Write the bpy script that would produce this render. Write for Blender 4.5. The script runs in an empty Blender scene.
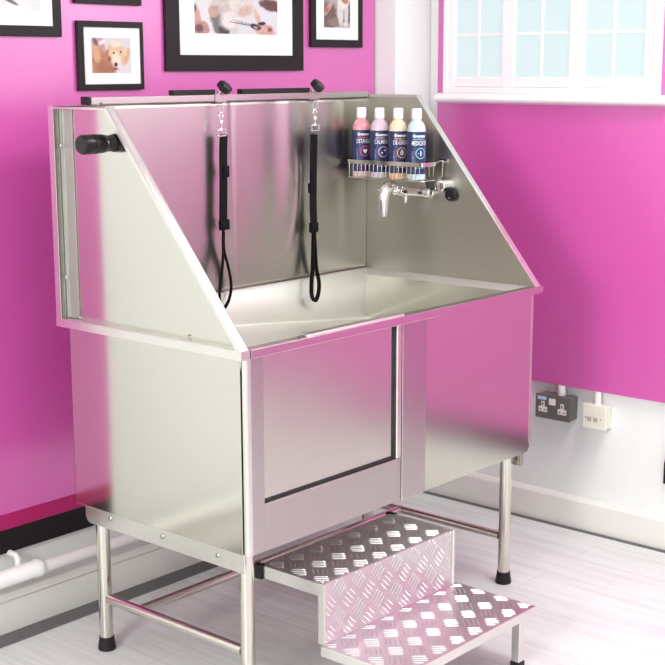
import bpy, bmesh, math, random
from mathutils import Vector, Matrix
random.seed(7)
PI = math.pi
S = bpy.context.scene
COL = S.collection

# ------------------------------------------------------------------ camera
F_PX, PX, PY = 1362.55, 322.86, 337.89
yaw, pitch, roll = -0.8469, -0.1947, -0.0041
Fv = Vector((-math.sin(yaw)*math.cos(pitch), math.cos(yaw)*math.cos(pitch), math.sin(pitch)))
Rv = Vector((math.cos(yaw), math.sin(yaw), 0)); Uv = Rv.cross(Fv)
R2 = Rv*math.cos(roll)+Uv*math.sin(roll); U2 = -Rv*math.sin(roll)+Uv*math.cos(roll)
cd = bpy.data.cameras.new('camera'); cam = bpy.data.objects.new('camera', cd); COL.objects.link(cam)
m = Matrix.Identity(4)
for i in range(3):
    m[i][0] = R2[i]; m[i][1] = U2[i]; m[i][2] = -Fv[i]
m.translation = Vector((-2.2415, -2.2253, 1.5962))
cam.matrix_world = m
cd.sensor_width = 36; cd.lens = F_PX*36/665
cd.shift_x = (332.5-PX)/665; cd.shift_y = (PY-332.5)/665
cd.clip_start = .05; cd.clip_end = 50
S.camera = cam

# ------------------------------------------------------------------ world, lights, exposure
w = bpy.data.worlds.new('world'); S.world = w; w.use_nodes = True
w.node_tree.nodes['Background'].inputs[0].default_value = (1, 1, 1, 1)
w.node_tree.nodes['Background'].inputs[1].default_value = .3
S.view_settings.view_transform = 'Standard'; S.view_settings.look = 'None'
S.view_settings.exposure = -0.06; S.view_settings.gamma = 1; S.view_settings.use_curve_mapping = False

def area(name, loc, target, sx, sy, power, color=(1, 1, 1)):
    l = bpy.data.lights.new(name, 'AREA'); l.shape = 'RECTANGLE'; l.size = sx; l.size_y = sy
    l.energy = power; l.color = color
    o = bpy.data.objects.new(name, l); COL.objects.link(o); o.location = loc
    o.rotation_euler = (Vector(target)-Vector(loc)).to_track_quat('-Z', 'Y').to_euler()
    return o
# shop window on the left of the room, ceiling panels, window on the right of the room
area('shop_window_light', (-3.3, -.85, 1.95), (1.6, -.9, .5), 1.1, 1.0, 92, (1, .99, .97))
area('ceiling_panel_light', (.95, -1.1, 2.66), (.95, -1.1, 0), .9, .7, 40, (1, .985, .97))
area('daylight_from_window', (1.765, -.86, 2.13), (0, -.86, 2.12), .88, .85, 11, (.93, 1, 1))
area('daylight_from_window', (1.765, -2.22, 1.78), (0, -2.22, 1.77), 1.4, 1.4, 5, (.97, 1, 1))

# ------------------------------------------------------------------ materials
def P(name, col, rough=.5, metal=0, **kw):
    mt = bpy.data.materials.new(name); mt.use_nodes = True
    b = mt.node_tree.nodes['Principled BSDF']
    b.inputs['Base Color'].default_value = (*col, 1); b.inputs['Roughness'].default_value = rough
    b.inputs['Metallic'].default_value = metal
    for k, v in kw.items():
        b.inputs[k.replace('_', ' ')].default_value = v
    return mt
def nodes(mt):
    t = mt.node_tree; return t, t.nodes, t.links, t.nodes['Principled BSDF']
def coords(t, scale=(1, 1, 1), rot=(0, 0, 0)):
    tc = t.nodes.new('ShaderNodeTexCoord'); mp = t.nodes.new('ShaderNodeMapping')
    mp.inputs['Scale'].default_value = scale; mp.inputs['Rotation'].default_value = rot
    t.links.new(tc.outputs['Object'], mp.inputs[0]); return mp.outputs[0]
def add_noise_bump(mt, scale=(40, 40, 40), strength=.1, dist=.002, detail=3, mult=1.0):
    t, N, L, b = nodes(mt)
    n = N.new('ShaderNodeTexNoise'); n.inputs['Scale'].default_value = mult; n.inputs['Detail'].default_value = detail
    L.new(coords(t, scale), n.inputs['Vector'])
    bp = N.new('ShaderNodeBump'); bp.inputs['Strength'].default_value = strength; bp.inputs['Distance'].default_value = dist
    L.new(n.outputs[0], bp.inputs['Height'])
    if b.inputs['Normal'].is_linked: L.new(b.inputs['Normal'].links[0].from_socket, bp.inputs['Normal'])
    L.new(bp.outputs[0], b.inputs['Normal']); return n
def vary_rough(mt, scale, lo, hi):
    t, N, L, b = nodes(mt)
    n = N.new('ShaderNodeTexNoise'); n.inputs['Scale'].default_value = 1; n.inputs['Detail'].default_value = 4
    L.new(coords(t, scale), n.inputs['Vector'])
    mr = N.new('ShaderNodeMapRange'); mr.inputs[1].default_value = .3; mr.inputs[2].default_value = .7
    mr.inputs[3].default_value = lo; mr.inputs[4].default_value = hi
    L.new(n.outputs[0], mr.inputs[0]); L.new(mr.outputs[0], b.inputs['Roughness'])

STEEL = (.60, .58, .535)
def steel(name, col=STEEL, r=(.16, .26), wave=None, aniso=.5):
    mt = P(name, col, sum(r)/2, 1.0)
    t, N, L, b = nodes(mt)
    if aniso:
        tg = N.new('ShaderNodeTangent'); tg.direction_type = 'RADIAL'; tg.axis = 'Z'
        L.new(tg.outputs[0], b.inputs['Tangent']); b.inputs['Anisotropic'].default_value = aniso; b.inputs['Anisotropic Rotation'].default_value = .25
    if wave: add_noise_bump(mt, wave[0], wave[1], wave[2], 1)
    return mt
M = {}
M['steel'] = steel('brushed_stainless_steel', r=(.20, .30), wave=((2.2, 2.2, 1.6), .35, .006))
M['steel_front'] = steel('brushed_stainless_front', r=(.17, .21), wave=((2.5, 2.5, 1.5), .3, .006))
M['steel_stile'] = steel('satin_stainless_stile', (.49, .455, .445), r=(.27, .31))
M['steel_door'] = steel('polished_stainless_door', r=(.2, .3), wave=((3, 3, 3), .4, .012))
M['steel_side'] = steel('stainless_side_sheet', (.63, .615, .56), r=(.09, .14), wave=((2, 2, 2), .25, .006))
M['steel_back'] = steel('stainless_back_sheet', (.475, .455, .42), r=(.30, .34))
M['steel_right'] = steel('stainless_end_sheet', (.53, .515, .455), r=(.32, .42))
M['steel_basin'] = steel('satin_stainless_basin', (.72, .715, .66), r=(.50, .58), aniso=0)
M['steel_edge'] = steel('stainless_edges', (.74, .72, .68), r=(.24, .32))
M['steel_tube'] = P('polished_steel_tube', (.68, .65, .59), .16, 1)
M['screw'] = P('dull_screw', (.42, .41, .38), .4, 1)
M['chrome'] = P('chrome', (.86, .86, .86), .07, 1)
M['aluminium'] = P('tread_plate_aluminium', (.70, .66, .66), .34, 1)
add_noise_bump(M['aluminium'], (300, 300, 300), .08, .0006)
M['alu_bar'] = P('tread_plate_raised_bars', (.66, .63, .64), .36, 1)
M['alu_edge'] = P('aluminium_edge', (.76, .75, .72), .32, 1)
M['rubber'] = P('black_rubber', (.009, .008, .0085), .45, 0, Specular_IOR_Level=.35)
M['plastic_black'] = P('black_plastic', (.007, .006, .007), .34, 0, Specular_IOR_Level=.4)
M['web'] = P('black_webbing', (.007, .006, .007), .9, 0, Specular_IOR_Level=.2)
add_noise_bump(M['web'], (900, 900, 900), .4, .0006)
M['plaster'] = P('white_plaster', (.85, .885, .865), .55)
add_noise_bump(M['plaster'], (25, 25, 25), .12, .002, 6)
M['cream'] = P('cream_gloss_skirting', (.83, .82, .77), .28)
add_noise_bump(M['cream'], (14, 14, 14), .15, .003)
M['pipe'] = P('white_pipe_paint', (.86, .85, .83), .3)
M['pink'] = P('magenta_gloss_paint', (.66, .088, .42), .38, 0, Specular_IOR_Level=1.0)
M['pink'].node_tree.nodes['Principled BSDF'].inputs['Coat Weight'].default_value = 1
M['pink'].node_tree.nodes['Principled BSDF'].inputs['Coat Roughness'].default_value = .30
M['pink'].node_tree.nodes['Principled BSDF'].inputs['Coat IOR'].default_value = 1.65
add_noise_bump(M['pink'], (60, 60, 60), .1, .0012, 5)
M['magenta_deep'] = P('deep_magenta_trim', (.42, .004, .12), .4)
M['black_paint'] = P('black_matte_paint', (.010, .007, .008), .6, 0, Specular_IOR_Level=.3)
M['carpet'] = P('dark_grey_carpet', (.17, .165, .17), .95)
n = add_noise_bump(M['carpet'], (350, 350, 350), .8, .004)
M['white_gloss'] = P('white_gloss_woodwork', (.88, .88, .88), .25)
M['ceiling'] = P('ceiling_white', (.9, .9, .9), .8)
M['frame_black'] = P('black_wood_frame', (.012, .008, .0095), .5, 0, Specular_IOR_Level=.3)
add_noise_bump(M['frame_black'], (400, 60, 60), .2, .0005)
M['mat_white'] = P('white_mount_board', (.87, .87, .87), .7)
M['socket_grey'] = P('metalclad_grey', (.17, .16, .155), .4, .3)
M['socket_white'] = P('white_plastic', (.85, .84, .80), .35)
M['socket_cream'] = P('ivory_plastic', (.85, .83, .73), .35)
M['dark_slot'] = P('dark_slots', (.05, .045, .04), .6)
M['blue_sticker'] = P('pale_blue_sticker', (.55, .68, .85), .5)
M['dark_gap'] = P('black_seal_and_gap', (.012, .012, .012), .5)

def glass_mat():
    mt = P('frosted_daylit_pane', (.16, .2, .2), .6, 0, Specular_IOR_Level=.15)
    t, N, L, b = nodes(mt)
    b.inputs['Emission Color'].default_value = (.82, .97, .98, 1); b.inputs['Emission Strength'].default_value = .74
    return mt
M['pane'] = glass_mat()

def floor_mat():
    mt = P('pale_grey_wood_planks', (.8, .78, .78), .38)
    t, N, L, b = nodes(mt)
    br = N.new('ShaderNodeTexBrick'); br.offset = .37; br.inputs['Scale'].default_value = 1
    br.inputs['Brick Width'].default_value = 1.2; br.inputs['Row Height'].default_value = .17
    br.inputs['Mortar Size'].default_value = .0016; br.inputs['Mortar Smooth'].default_value = .6
    br.inputs['Color1'].default_value = (.79, .81, .80, 1); br.inputs['Color2'].default_value = (.72, .725, .72, 1)
    br.inputs['Mortar'].default_value = (.62, .61, .61, 1)
    L.new(coords(t, (1, 1, 1), (0, 0, PI/2)), br.inputs['Vector'])
    n = N.new('ShaderNodeTexNoise'); n.inputs['Scale'].default_value = 1; n.inputs['Detail'].default_value = 6
    n.inputs['Distortion'].default_value = .8
    L.new(coords(t, (34, 2.6, 1)), n.inputs['Vector'])
    r = N.new('ShaderNodeValToRGB'); r.color_ramp.elements[0].position = .34; r.color_ramp.elements[1].position = .56
    r.color_ramp.elements[0].color = (.70, .68, .68, 1); r.color_ramp.elements[1].color = (1, 1, 1, 1)
    L.new(n.outputs[0], r.inputs[0])
    mx = N.new('ShaderNodeMix'); mx.data_type = 'RGBA'; mx.blend_type = 'MULTIPLY'; mx.inputs[0].default_value = .35
    L.new(br.outputs['Color'], mx.inputs[6]); L.new(r.outputs[0], mx.inputs[7]); L.new(mx.outputs[2], b.inputs['Base Color'])
    return mt
M['floor'] = floor_mat()
def attr_mat():
    mt = P('printed_photo', (1, 1, 1), .35)
    t, N, L, b = nodes(mt)
    a = N.new('ShaderNodeAttribute'); a.attribute_name = 'Col'; L.new(a.outputs['Color'], b.inputs['Base Color'])
    return mt
M['print'] = attr_mat()

# ------------------------------------------------------------------ helpers
def obj(name, bm, mat, parent=None, smooth=False, bevel=0, seg=2):
    me = bpy.data.meshes.new(name)
    bmesh.ops.recalc_face_normals(bm, faces=bm.faces)
    bm.to_mesh(me); bm.free()
    for mm in (mat if isinstance(mat, (list, tuple)) else [mat]): me.materials.append(mm)
    o = bpy.data.objects.new(name, me); COL.objects.link(o)
    if parent:
        o.parent = parent
        o.matrix_parent_inverse = Matrix.Identity(4)
        inv = world_loc(parent)
        me.transform(Matrix.Translation(-inv))
    if smooth:
        for p in me.polygons: p.use_smooth = True
        try: me.set_sharp_from_angle(angle=math.radians(38))
        except Exception: pass
    if bevel:
        b = o.modifiers.new('bevel', 'BEVEL'); b.width = bevel; b.segments = seg; b.limit_method = 'ANGLE'
        b.angle_limit = math.radians(35)
    return o
def world_loc(o):
    v = Vector((0, 0, 0))
    while o: v += o.location; o = o.parent
    return v
def thing(name, label, cat, loc, group=None):
    o = bpy.data.objects.new(name, None); COL.objects.link(o); o.location = loc
    o['label'] = label; o['category'] = cat
    if group: o['group'] = group
    o.empty_display_size = .05
    return o
def tag(o, label, cat, group=None):
    o['label'] = label; o['category'] = cat
    if group: o['group'] = group
    return o
def struct(name, bm, mat, parent=None, **k):
    o = obj(name, bm, mat, parent, **k)
    if not parent: o['kind'] = 'structure'
    return o
def box(bm, x0, x1, y0, y1, z0, z1, mi=0):
    v = [bm.verts.new((x, y, z)) for x in (x0, x1) for y in (y0, y1) for z in (z0, z1)]
    for f in ((0, 1, 3, 2), (4, 6, 7, 5), (0, 4, 5, 1), (2, 3, 7, 6), (0, 2, 6, 4), (1, 5, 7, 3)):
        bm.faces.new([v[i] for i in f]).material_index = mi
    return bm
def B(*a):
    return box(bmesh.new(), *a)
def frame_of(d):
    d = d.normalized(); a = Vector((0, 0, 1)) if abs(d.z) < .9 else Vector((0, 1, 0))
    u = d.cross(a).normalized(); return u, d.cross(u).normalized()
def tube(bm, pts, r, seg=20, cap=True, mi=0, closed=False):
    pts = [Vector(p) for p in pts]; n = len(pts)
    rs = r if isinstance(r, (list, tuple)) else [r]*n
    rings = []; u = None
    for i, p in enumerate(pts):
        if closed: d = pts[(i+1) % n]-pts[i-1]
        else: d = (pts[min(i+1, n-1)]-pts[max(i-1, 0)])
        if u is None: u, v = frame_of(d)
        else:
            dn = d.normalized(); u = (u-dn*u.dot(dn)).normalized(); v = dn.cross(u)
        rings.append([bm.verts.new(p+(u*math.cos(2*PI*k/seg)+v*math.sin(2*PI*k/seg))*rs[i]) for k in range(seg)])
    m_ = n if closed else n-1
    for i in range(m_):
        a, b = rings[i], rings[(i+1) % n]
        for k in range(seg):
            bm.faces.new((a[k], a[(k+1) % seg], b[(k+1) % seg], b[k])).material_index = mi
    if cap and not closed:
        bm.faces.new(rings[0][::-1]).material_index = mi; bm.faces.new(rings[-1]).material_index = mi
    return bm
def lathe(bm, origin, axis, prof, seg=32, mi=0):
    """prof: (distance along axis, radius)"""
    o = Vector(origin); d = Vector(axis).normalized(); u, v = frame_of(d); rings = []
    for t, r in prof:
        if r < 1e-6: rings.append([bm.verts.new(o+d*t)]); continue
        rings.append([bm.verts.new(o+d*t+(u*math.cos(2*PI*k/seg)+v*math.sin(2*PI*k/seg))*r) for k in range(seg)])
    for a, b in zip(rings, rings[1:]):
        for k in range(seg):
            k2 = (k+1) % seg
            if len(a) == 1 and len(b) == 1: continue
            if len(a) == 1: f = bm.faces.new((a[0], b[k2], b[k]))
            elif len(b) == 1: f = bm.faces.new((a[k], a[k2], b[0]))
            else: f = bm.faces.new((a[k], a[k2], b[k2], b[k]))
            f.material_index = mi
    if len(rings[0]) > 1: bm.faces.new(rings[0][::-1]).material_index = mi
    if len(rings[-1]) > 1: bm.faces.new(rings[-1]).material_index = mi
    return bm
def prism(bm, poly, axis, a0, a1, mi=0):
    """poly in the two remaining axes (in x,y,z order), extruded along axis from a0 to a1"""
    def pt(p, a):
        l = list(p); l.insert(axis, a); return l
    A = [bm.verts.new(pt(p, a0)) for p in poly]; Bv = [bm.verts.new(pt(p, a1)) for p in poly]
    n = len(poly)
    bm.faces.new(A[::-1]).material_index = mi; bm.faces.new(Bv).material_index = mi
    for i in range(n): bm.faces.new((A[i], A[(i+1) % n], Bv[(i+1) % n], Bv[i])).material_index = mi
    return bm
def ring_frame(bm, axis, a0, a1, o, i):
    """closed rectangular frame, outer rect o and inner rect i, as one closed surface"""
    def pt(p, a):
        l = list(p); l.insert(axis, a); return bm.verts.new(l)
    rc = lambda q: [(q[0], q[2]), (q[1], q[2]), (q[1], q[3]), (q[0], q[3])]
    A, C, D, E = [pt(p, a0) for p in rc(o)], [pt(p, a0) for p in rc(i)], [pt(p, a1) for p in rc(o)], [pt(p, a1) for p in rc(i)]
    for k in range(4):
        j = (k+1) % 4
        bm.faces.new((A[k], A[j], C[j], C[k])); bm.faces.new((D[k], E[k], E[j], D[j]))
        bm.faces.new((A[k], D[k], D[j], A[j])); bm.faces.new((C[k], C[j], E[j], E[k]))
    return bm
def arc(cx, cy, r, a0, a1, n=8):
    return [(cx+r*math.cos(math.radians(a0+(a1-a0)*i/n)), cy+r*math.sin(math.radians(a0+(a1-a0)*i/n))) for i in range(n+1)]
def smooth_path(pts, n=8):
    P_ = [Vector(p) for p in pts]; out = []
    for i in range(len(P_)-1):
        p0 = P_[max(i-1, 0)]; p1 = P_[i]; p2 = P_[i+1]; p3 = P_[min(i+2, len(P_)-1)]
        for k in range(n):
            t = k/n
            out.append(.5*((2*p1)+(-p0+p2)*t+(2*p0-5*p1+4*p2-p3)*t*t+(-p0+3*p1-3*p2+p3)*t**3))
    out.append(P_[-1]); return out
def ribbon(bm, pts, width, thick, wdir):
    """flat strap following pts; wdir = direction of its width"""
    pts = [Vector(p) for p in pts]; wd = Vector(wdir).normalized(); rows = []
    for i, p in enumerate(pts):
        d = (pts[min(i+1, len(pts)-1)]-pts[max(i-1, 0)]).normalized()
        wv = (wd-d*wd.dot(d)).normalized(); nn = d.cross(wv)
        rows.append([bm.verts.new(p+wv*a*width/2+nn*b*thick/2) for a, b in ((-1, -1), (1, -1), (1, 1), (-1, 1))])
    for a, b in zip(rows, rows[1:]):
        for k in range(4): bm.faces.new((a[k], a[(k+1) % 4], b[(k+1) % 4], b[k]))
    bm.faces.new(rows[0][::-1]); bm.faces.new(rows[-1]); return bm

# ================================================================== THE ROOM
XW, YW = 1.822, .95            # plaster faces
X0, Y0, ZC = -3.6, -3.6, 2.7
struct('floor', B(X0-.1, XW+.1, Y0-.1, YW+.1, -.06, 0), M['floor'])
struct('ceiling', B(X0-.1, XW+.1, Y0-.1, YW+.1, ZC, ZC+.08), M['ceiling'])
struct('wall_back', B(X0-.1, XW+.1, YW, YW+.1, 0, ZC), M['plaster'])
struct('wall_right', B(XW, XW+.1, Y0-.1, YW, 0, ZC), M['plaster'])
struct('wall_left', B(X0-.1, X0, Y0-.1, YW, 0, ZC), M['plaster'])
struct('wall_front', B(X0, XW, Y0-.1, Y0, 0, ZC), M['plaster'])
# painted boards on the back wall: magenta, deep magenta strip, black strip
bk = struct('trim_1', B(-.345, 1.612, .93, YW, .349, ZC), M['pink'])
struct('trim_2', B(-.345, 1.612, .928, YW, .303, .349), M['magenta_deep'], bevel=.001)
struct('trim_3', B(-.345, 1.612, .931, YW, .232, .303), M['black_paint'])
# magenta board on the right wall
bm = prism(bmesh.new(), [(Y0, .303), (-.172, .303), (-.190, .375), (-.190, .505), (.787, .505), (.787, ZC), (Y0, ZC)], 0, 1.80, XW)
struct('trim_4', bm, M['pink'])
struct('trim_8', B(1.801, XW, Y0, -.172, .228, .303), M['black_paint'])
# boxed-in corner
struct('trim_5', B(1.62, XW, .835, YW, 0, ZC), M['plaster'], bevel=.006)
# skirtings
bm = bmesh.new()
prism(bm, [(YW, 0), (.905, 0), (.905, .098), (.897, .104), (.897, .128), (.912, .136), (.93, .150), (YW, .150)], 0, X0, 1.62)
struct('baseboard_back', bm, M['cream'], bevel=.002)
bm = bmesh.new()
prism(bm, [(XW, 0), (1.785, 0), (1.785, .102), (1.792, .110), (XW, .112)], 1, Y0, .835)
struct('baseboard_right', bm, M['cream'], bevel=.002)
# carpet edging between the laminate floor and the skirtings
bm = bmesh.new(); box(bm, X0, 1.772, .838, .9045, 0, .004)
struct('trim_6', bm, M['carpet'])
struct('trim_7', B(1.768, 1.7845, Y0, .835, 0, .004), M['carpet'])

# heating pipe along the skirting
pp = thing('heating_pipe', 'white painted pipe running just above the skirting of the back wall', 'pipe', (0, .87, .185))
bm = bmesh.new(); tube(bm, [(-1.2, .868, .184), (1.60, .868, .184)], .0195, 24); obj('pipe', bm, M['pipe'], pp, smooth=True)
bm = bmesh.new(); lathe(bm, (-1.2, .868, .1855), (1, 0, 0), [(0, .0245), (1.195, .0245), (1.199, .0275), (1.218, .0275), (1.222, .025), (1.222, .020)], 28)
obj('pipe_sleeve', bm, M['pipe'], pp, smooth=True)
for x in (-.040, 1.0):
    bm = bmesh.new(); tube(bm, [(x, .893, .150), (x, .893, .222), (x, .900, .230), (x, YW, .230)], .0095, 14)
    obj('pipe_clip', bm, M['cream'], pp, smooth=True)

# ---- window on the right wall
wy0, wy1, wz0, wz1 = -.105, .745, 1.510, 2.45
bm = bmesh.new()
ring_frame(bm, 0, 1.772, 1.80, (wy0, wy1, wz0, wz1), (wy0+.022, wy1-.022, wz0+.022, wz1-.03))
win = struct('window_1', bm, M['white_gloss'], bevel=.004)
bm = bmesh.new(); sp = [(.723, .700), (.500, .450), (.231, .177), (-.047, -.083)]
for a, b in sp: box(bm, 1.782, 1.80, b, a, wz0+.022, wz1-.03)
box(bm, 1.783, 1.80, -.0828, .7228, wz0+.0225, 1.566)
obj('window_frame', bm, M['white_gloss'], win, bevel=.003)
for a, b in ((.700, .500), (.450, .231), (.177, -.047)):
    bm = box(bmesh.new(), 1.794, 1.799, b, a, 1.566, wz1-.03)
    obj('window_pane', bm, M['pane'], win)
    bm = bmesh.new(); c = (a+b)/2+.003
    box(bm, 1.789, 1.7938, c-.005, c+.005, 1.567, wz1-.031)
    for z in (1.712, 1.86, 2.01, 2.16, 2.3): box(bm, 1.7892, 1.7938, b, a, z-.005, z+.005)
    obj('glazing_bar', bm, M['white_gloss'], win, bevel=.001)
bm = bmesh.new()
prism(bm, [(1.80, 1.473), (1.775, 1.476), (1.757, 1.482), (1.752, 1.490), (1.754, 1.498), (1.760, 1.503), (1.773, 1.505), (1.776, 1.510), (1.80, 1.510)], 1, -.14, .768)
struct('window_sill', bm, M['white_gloss'], win, smooth=True)

# second, larger frosted window further along the right wall (outside the picture, seen in reflections)
for nm, ya, yb, za in (('window_2', -1.32, -.40, 1.67), ('window_3', -2.97, -1.48, 1.0)):
    bm = bmesh.new(); box(bm, 1.775, 1.80, ya, yb, za, za+.05); box(bm, 1.775, 1.80, ya, yb, 2.60, 2.65)
    n_ = round((yb-ya)/.75)
    for k in range(n_+1):
        y = ya+(yb-ya-.05)*k/n_; box(bm, 1.775, 1.80, y, y+.05, za+.05, 2.60)
    win2 = struct(nm, bm, M['white_gloss'], bevel=.003)
    for k in range(n_):
        y = ya+(yb-ya-.05)*k/n_; obj('window_pane', B(1.79, 1.799, y+.05, ya+(yb-ya-.05)*(k+1)/n_, za+.05, 2.60), M['pane'], win2)

# ================================================================== THE DOG BATH
BL_, BD = 1.24, .665
Z0, ZR0, ZR1, ZT = .429, .925, .947, 1.507
PB = .6817
bath = thing('dog_grooming_bath', 'large brushed stainless steel dog bath standing on four tubular legs', 'bath', (.62, .33, 0))

# --- body shell
bm = bmesh.new()
box(bm, 0, .003, .020, BD, Z0, ZR0)                       # left sheet
box(bm, BL_-.003, BL_, .004, BD, Z0, ZR0)
box(bm, 0, BL_, BD-.003, BD, Z0, ZR0)
box(bm, .003, BL_-.003, .020, BD-.003, Z0, Z0+.003)
obj('body', bm, M['steel_side'], bath, bevel=.0012)
# rounded front corner post with seam
bm = bmesh.new()
poly = [(.016, .014)]+[(.0075+.0075*math.cos(math.radians(a)), .0075+.0075*math.sin(math.radians(a))) for a in (180, 205, 225, 245, 270)]+[(.016, 0)]
prism(bm, [(0, .0135)]+poly[1:]+[(.016, .0135)], 2, Z0, ZR0)
obj('corner_post', bm, M['steel_edge'], bath, smooth=True)
# front: stiles, rail, right panel
bm = bmesh.new(); box(bm, .0155, .059, 0, .018, Z0, ZR0); box(bm, .059, .597, 0, .018, Z0, .551)
obj('front_frame', bm, M['steel_stile'], bath, bevel=.0012)
bm = bmesh.new()
prism(bm, [(.598, Z0), (.704, Z0), (.704, ZR0), (.598, ZR0)], 1, -.0035, .018)
obj('front_stile', bm, M['steel_stile'], bath, bevel=.0015)
bm = bmesh.new()
prism(bm, [(.7045, Z0)]+arc(BL_-.022, Z0+.022, .022, -90, 0, 6)+[(BL_, ZR0), (.7045, ZR0)], 1, 0, .004)
obj('front_panel', bm, M['steel_front'], bath, bevel=.0012)
bm = bmesh.new()
box(bm, BL_-.0055, BL_+.002, -.0012, -.0002, Z0+.03, ZR0)
obj('edge_strip', bm, M['steel_edge'], bath)
# door and its channel
bm = B(.059, .5665, .010, .0125, .5605, ZR0)
door = obj('door', bm, M['steel_door'], bath)
bm = bmesh.new(); box(bm, .5665, .5765, .0085, .018, .5515, ZR0); box(bm, .059, .5665, .0085, .018, .5515, .5605)
obj('door_seal_and_gap', bm, M['dark_gap'], bath)  # upright strip is the gasket; bottom strip paints the dark gap under the door
obj('door_channel', B(.577, .5968, -.0015, .018, .5515, ZR0), M['steel_edge'], bath, bevel=.003)
obj('door_handle', B(.205, .597, -.010, .014, ZR1, ZR1+.006), M['steel_edge'], bath, bevel=.002)
# --- rim
bm = bmesh.new()
prism(bm, [(-.0288, PB), (-.0288, -.0141), (.0005, -.0141), (.0005, .012), (0, .012), (0, PB)], 2, ZR0, ZR1)
obj('rim', bm, M['steel_edge'], bath, bevel=.0018)
bm = bmesh.new(); box(bm, .0045, BL_+.0353, -.0141, .018, ZR0, ZR1)
obj('rim', bm, M['steel_front'], bath, bevel=.0018)
bm = bmesh.new(); box(bm, BL_, BL_+.0353, .018, PB, ZR0, ZR1); box(bm, 0, BL_, BD-.009, PB, ZR0, ZR1-.001)
obj('rim', bm, M['steel_edge'], bath, bevel=.0018)
obj('rim_slot_dark', B(.0006, .0044, -.0135, .012, ZR0+.001, ZR1-.001), M['dark_gap'], bath)  # black block stands in for the shade inside the open rim slot

# --- basin
bm = bmesh.new()
def basin_ring(inset, zl, zr):
    x0, x1, y0, y1 = .001+inset, BL_-.001-inset, .0185+inset, .6555-inset
    r = .002+inset*.1
    pts = []
    for cx, cy, a in ((x1-r, y1-r, 0), (x0+r, y1-r, 90), (x0+r, y0+r, 180), (x1-r, y0+r, 270)):
        for k in range(5):
            t = math.radians(a+22.5*k); pts.append((cx+r*math.cos(t), cy+r*math.sin(t)))
    return [bm.verts.new((x, y, zl+(zr-zl)*x/BL_)) for x, y in pts]
rings = [basin_ring(0, ZR1-.002, ZR1-.002)]
zl, zr, R_ = .890, .768, .012
for k in range(0, 9):
    t = PI/2*k/8
    rings.append(basin_ring(R_*(1-math.cos(t)), zl+R_*(1-math.sin(t)), zr+R_*(1-math.sin(t))))
for a, b in zip(rings, rings[1:]):
    for k in range(20): bm.faces.new((a[k], b[k], b[(k+1) % 20], a[(k+1) % 20]))
bm.faces.new(rings[-1])
bs = obj('basin', bm, M['steel_basin'], bath, smooth=True)
sol = bs.modifiers.new('thickness', 'SOLIDIFY'); sol.thickness = .002; sol.offset = -1

# --- splash panels
SL = [(PB, ZR1), (PB, ZT), (.4506, ZT), (-.008, ZR1)]
def side_panel(xi, xo, mat, toplift=0):
    """sheet at xi with flanges folded outward to xo"""
    s = 1 if xo > xi else -1
    bm = bmesh.new(); t = .002*s
    prism(bm, SL, 0, xi, xi+t)
    o = obj('side_panel', bm, mat, bath)
    bm = bmesh.new()
    # folded flanges
    a, b = Vector((.4506, ZT)), Vector((-.008, ZR1)); d = (b-a).normalized(); nrm = Vector((-d.y, d.x))
    if nrm.x > 0: nrm = -nrm
    q = .003; 
    prism(bm, [tuple(a), tuple(b), tuple(b-nrm*q), tuple(a-nrm*q)], 0, xi+t, xo)
    prism(bm, [tuple(a), tuple(b), tuple(b-nrm*.010), tuple(a-nrm*.010)], 0, xo-.002*s, xo+.0003*s)
    box(bm, min(xi+t, xo), max(xi+t, xo), .4506, PB, ZT-.003, ZT+toplift)
    box(bm, min(xo-.002*s, xo), max(xo-.002*s, xo), .4506, PB, ZT-.009, ZT)
    box(bm, min(xi+t, xo), max(xi+t, xo), PB-.003, PB, ZR1, ZT)
    box(bm, min(xo-.002*s, xo+.0003*s), max(xo-.002*s, xo+.0003*s), PB-.022, PB, ZR1, ZT)
    box(bm, min(xi+t, xo), max(xi+t, xo), .0, PB, ZR1, ZR1+.002)
    f = obj('flange', bm, M['steel_edge'], o, bevel=.0006)
    return o
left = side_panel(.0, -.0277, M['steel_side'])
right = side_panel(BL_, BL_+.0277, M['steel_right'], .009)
# stiffening channel with screws on the outside of the left splash panel
bm = bmesh.new(); prism(bm, [(-.0022, .612), (-.006, .612), (-.0085, .645), (-.015, .648), (-.015, .656), (-.0022, .656)], 2, ZR1+.003, ZT-.004)
M['steel_dull'] = P('dull_steel', (.42, .42, .38), .42, 1)  # darker base colour stands in for a dark reflection on the stiffener
obj('stiffener', bm, M['steel_dull'], left, bevel=.001)
def screw(loc, axis, parent, r=.007):
    bm = bmesh.new(); lathe(bm, loc, axis, [(0, r), (.002, r), (.004, r*.7), (.0045, 0)], 16)
    u, v = frame_of(Vector(axis)); c = Vector(loc)+Vector(axis)*.0047
    o = obj('screw', bm, M['screw'], parent, smooth=True)
    bm = bmesh.new()
    for d in (u, v): tube(bm, [c-d*r*.5, c+d*r*.5], .0008, 6)
    obj('screw_slot', bm, M['dark_slot'], o) if False else bm.free()
    return o
for z in (1.404, 1.058): screw((-.015, .651, z), (-1, 0, 0), left)
for y in (.60, .20): screw((-.012, y, ZR1+.006), (0, 0, 1), left, .004)
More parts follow.
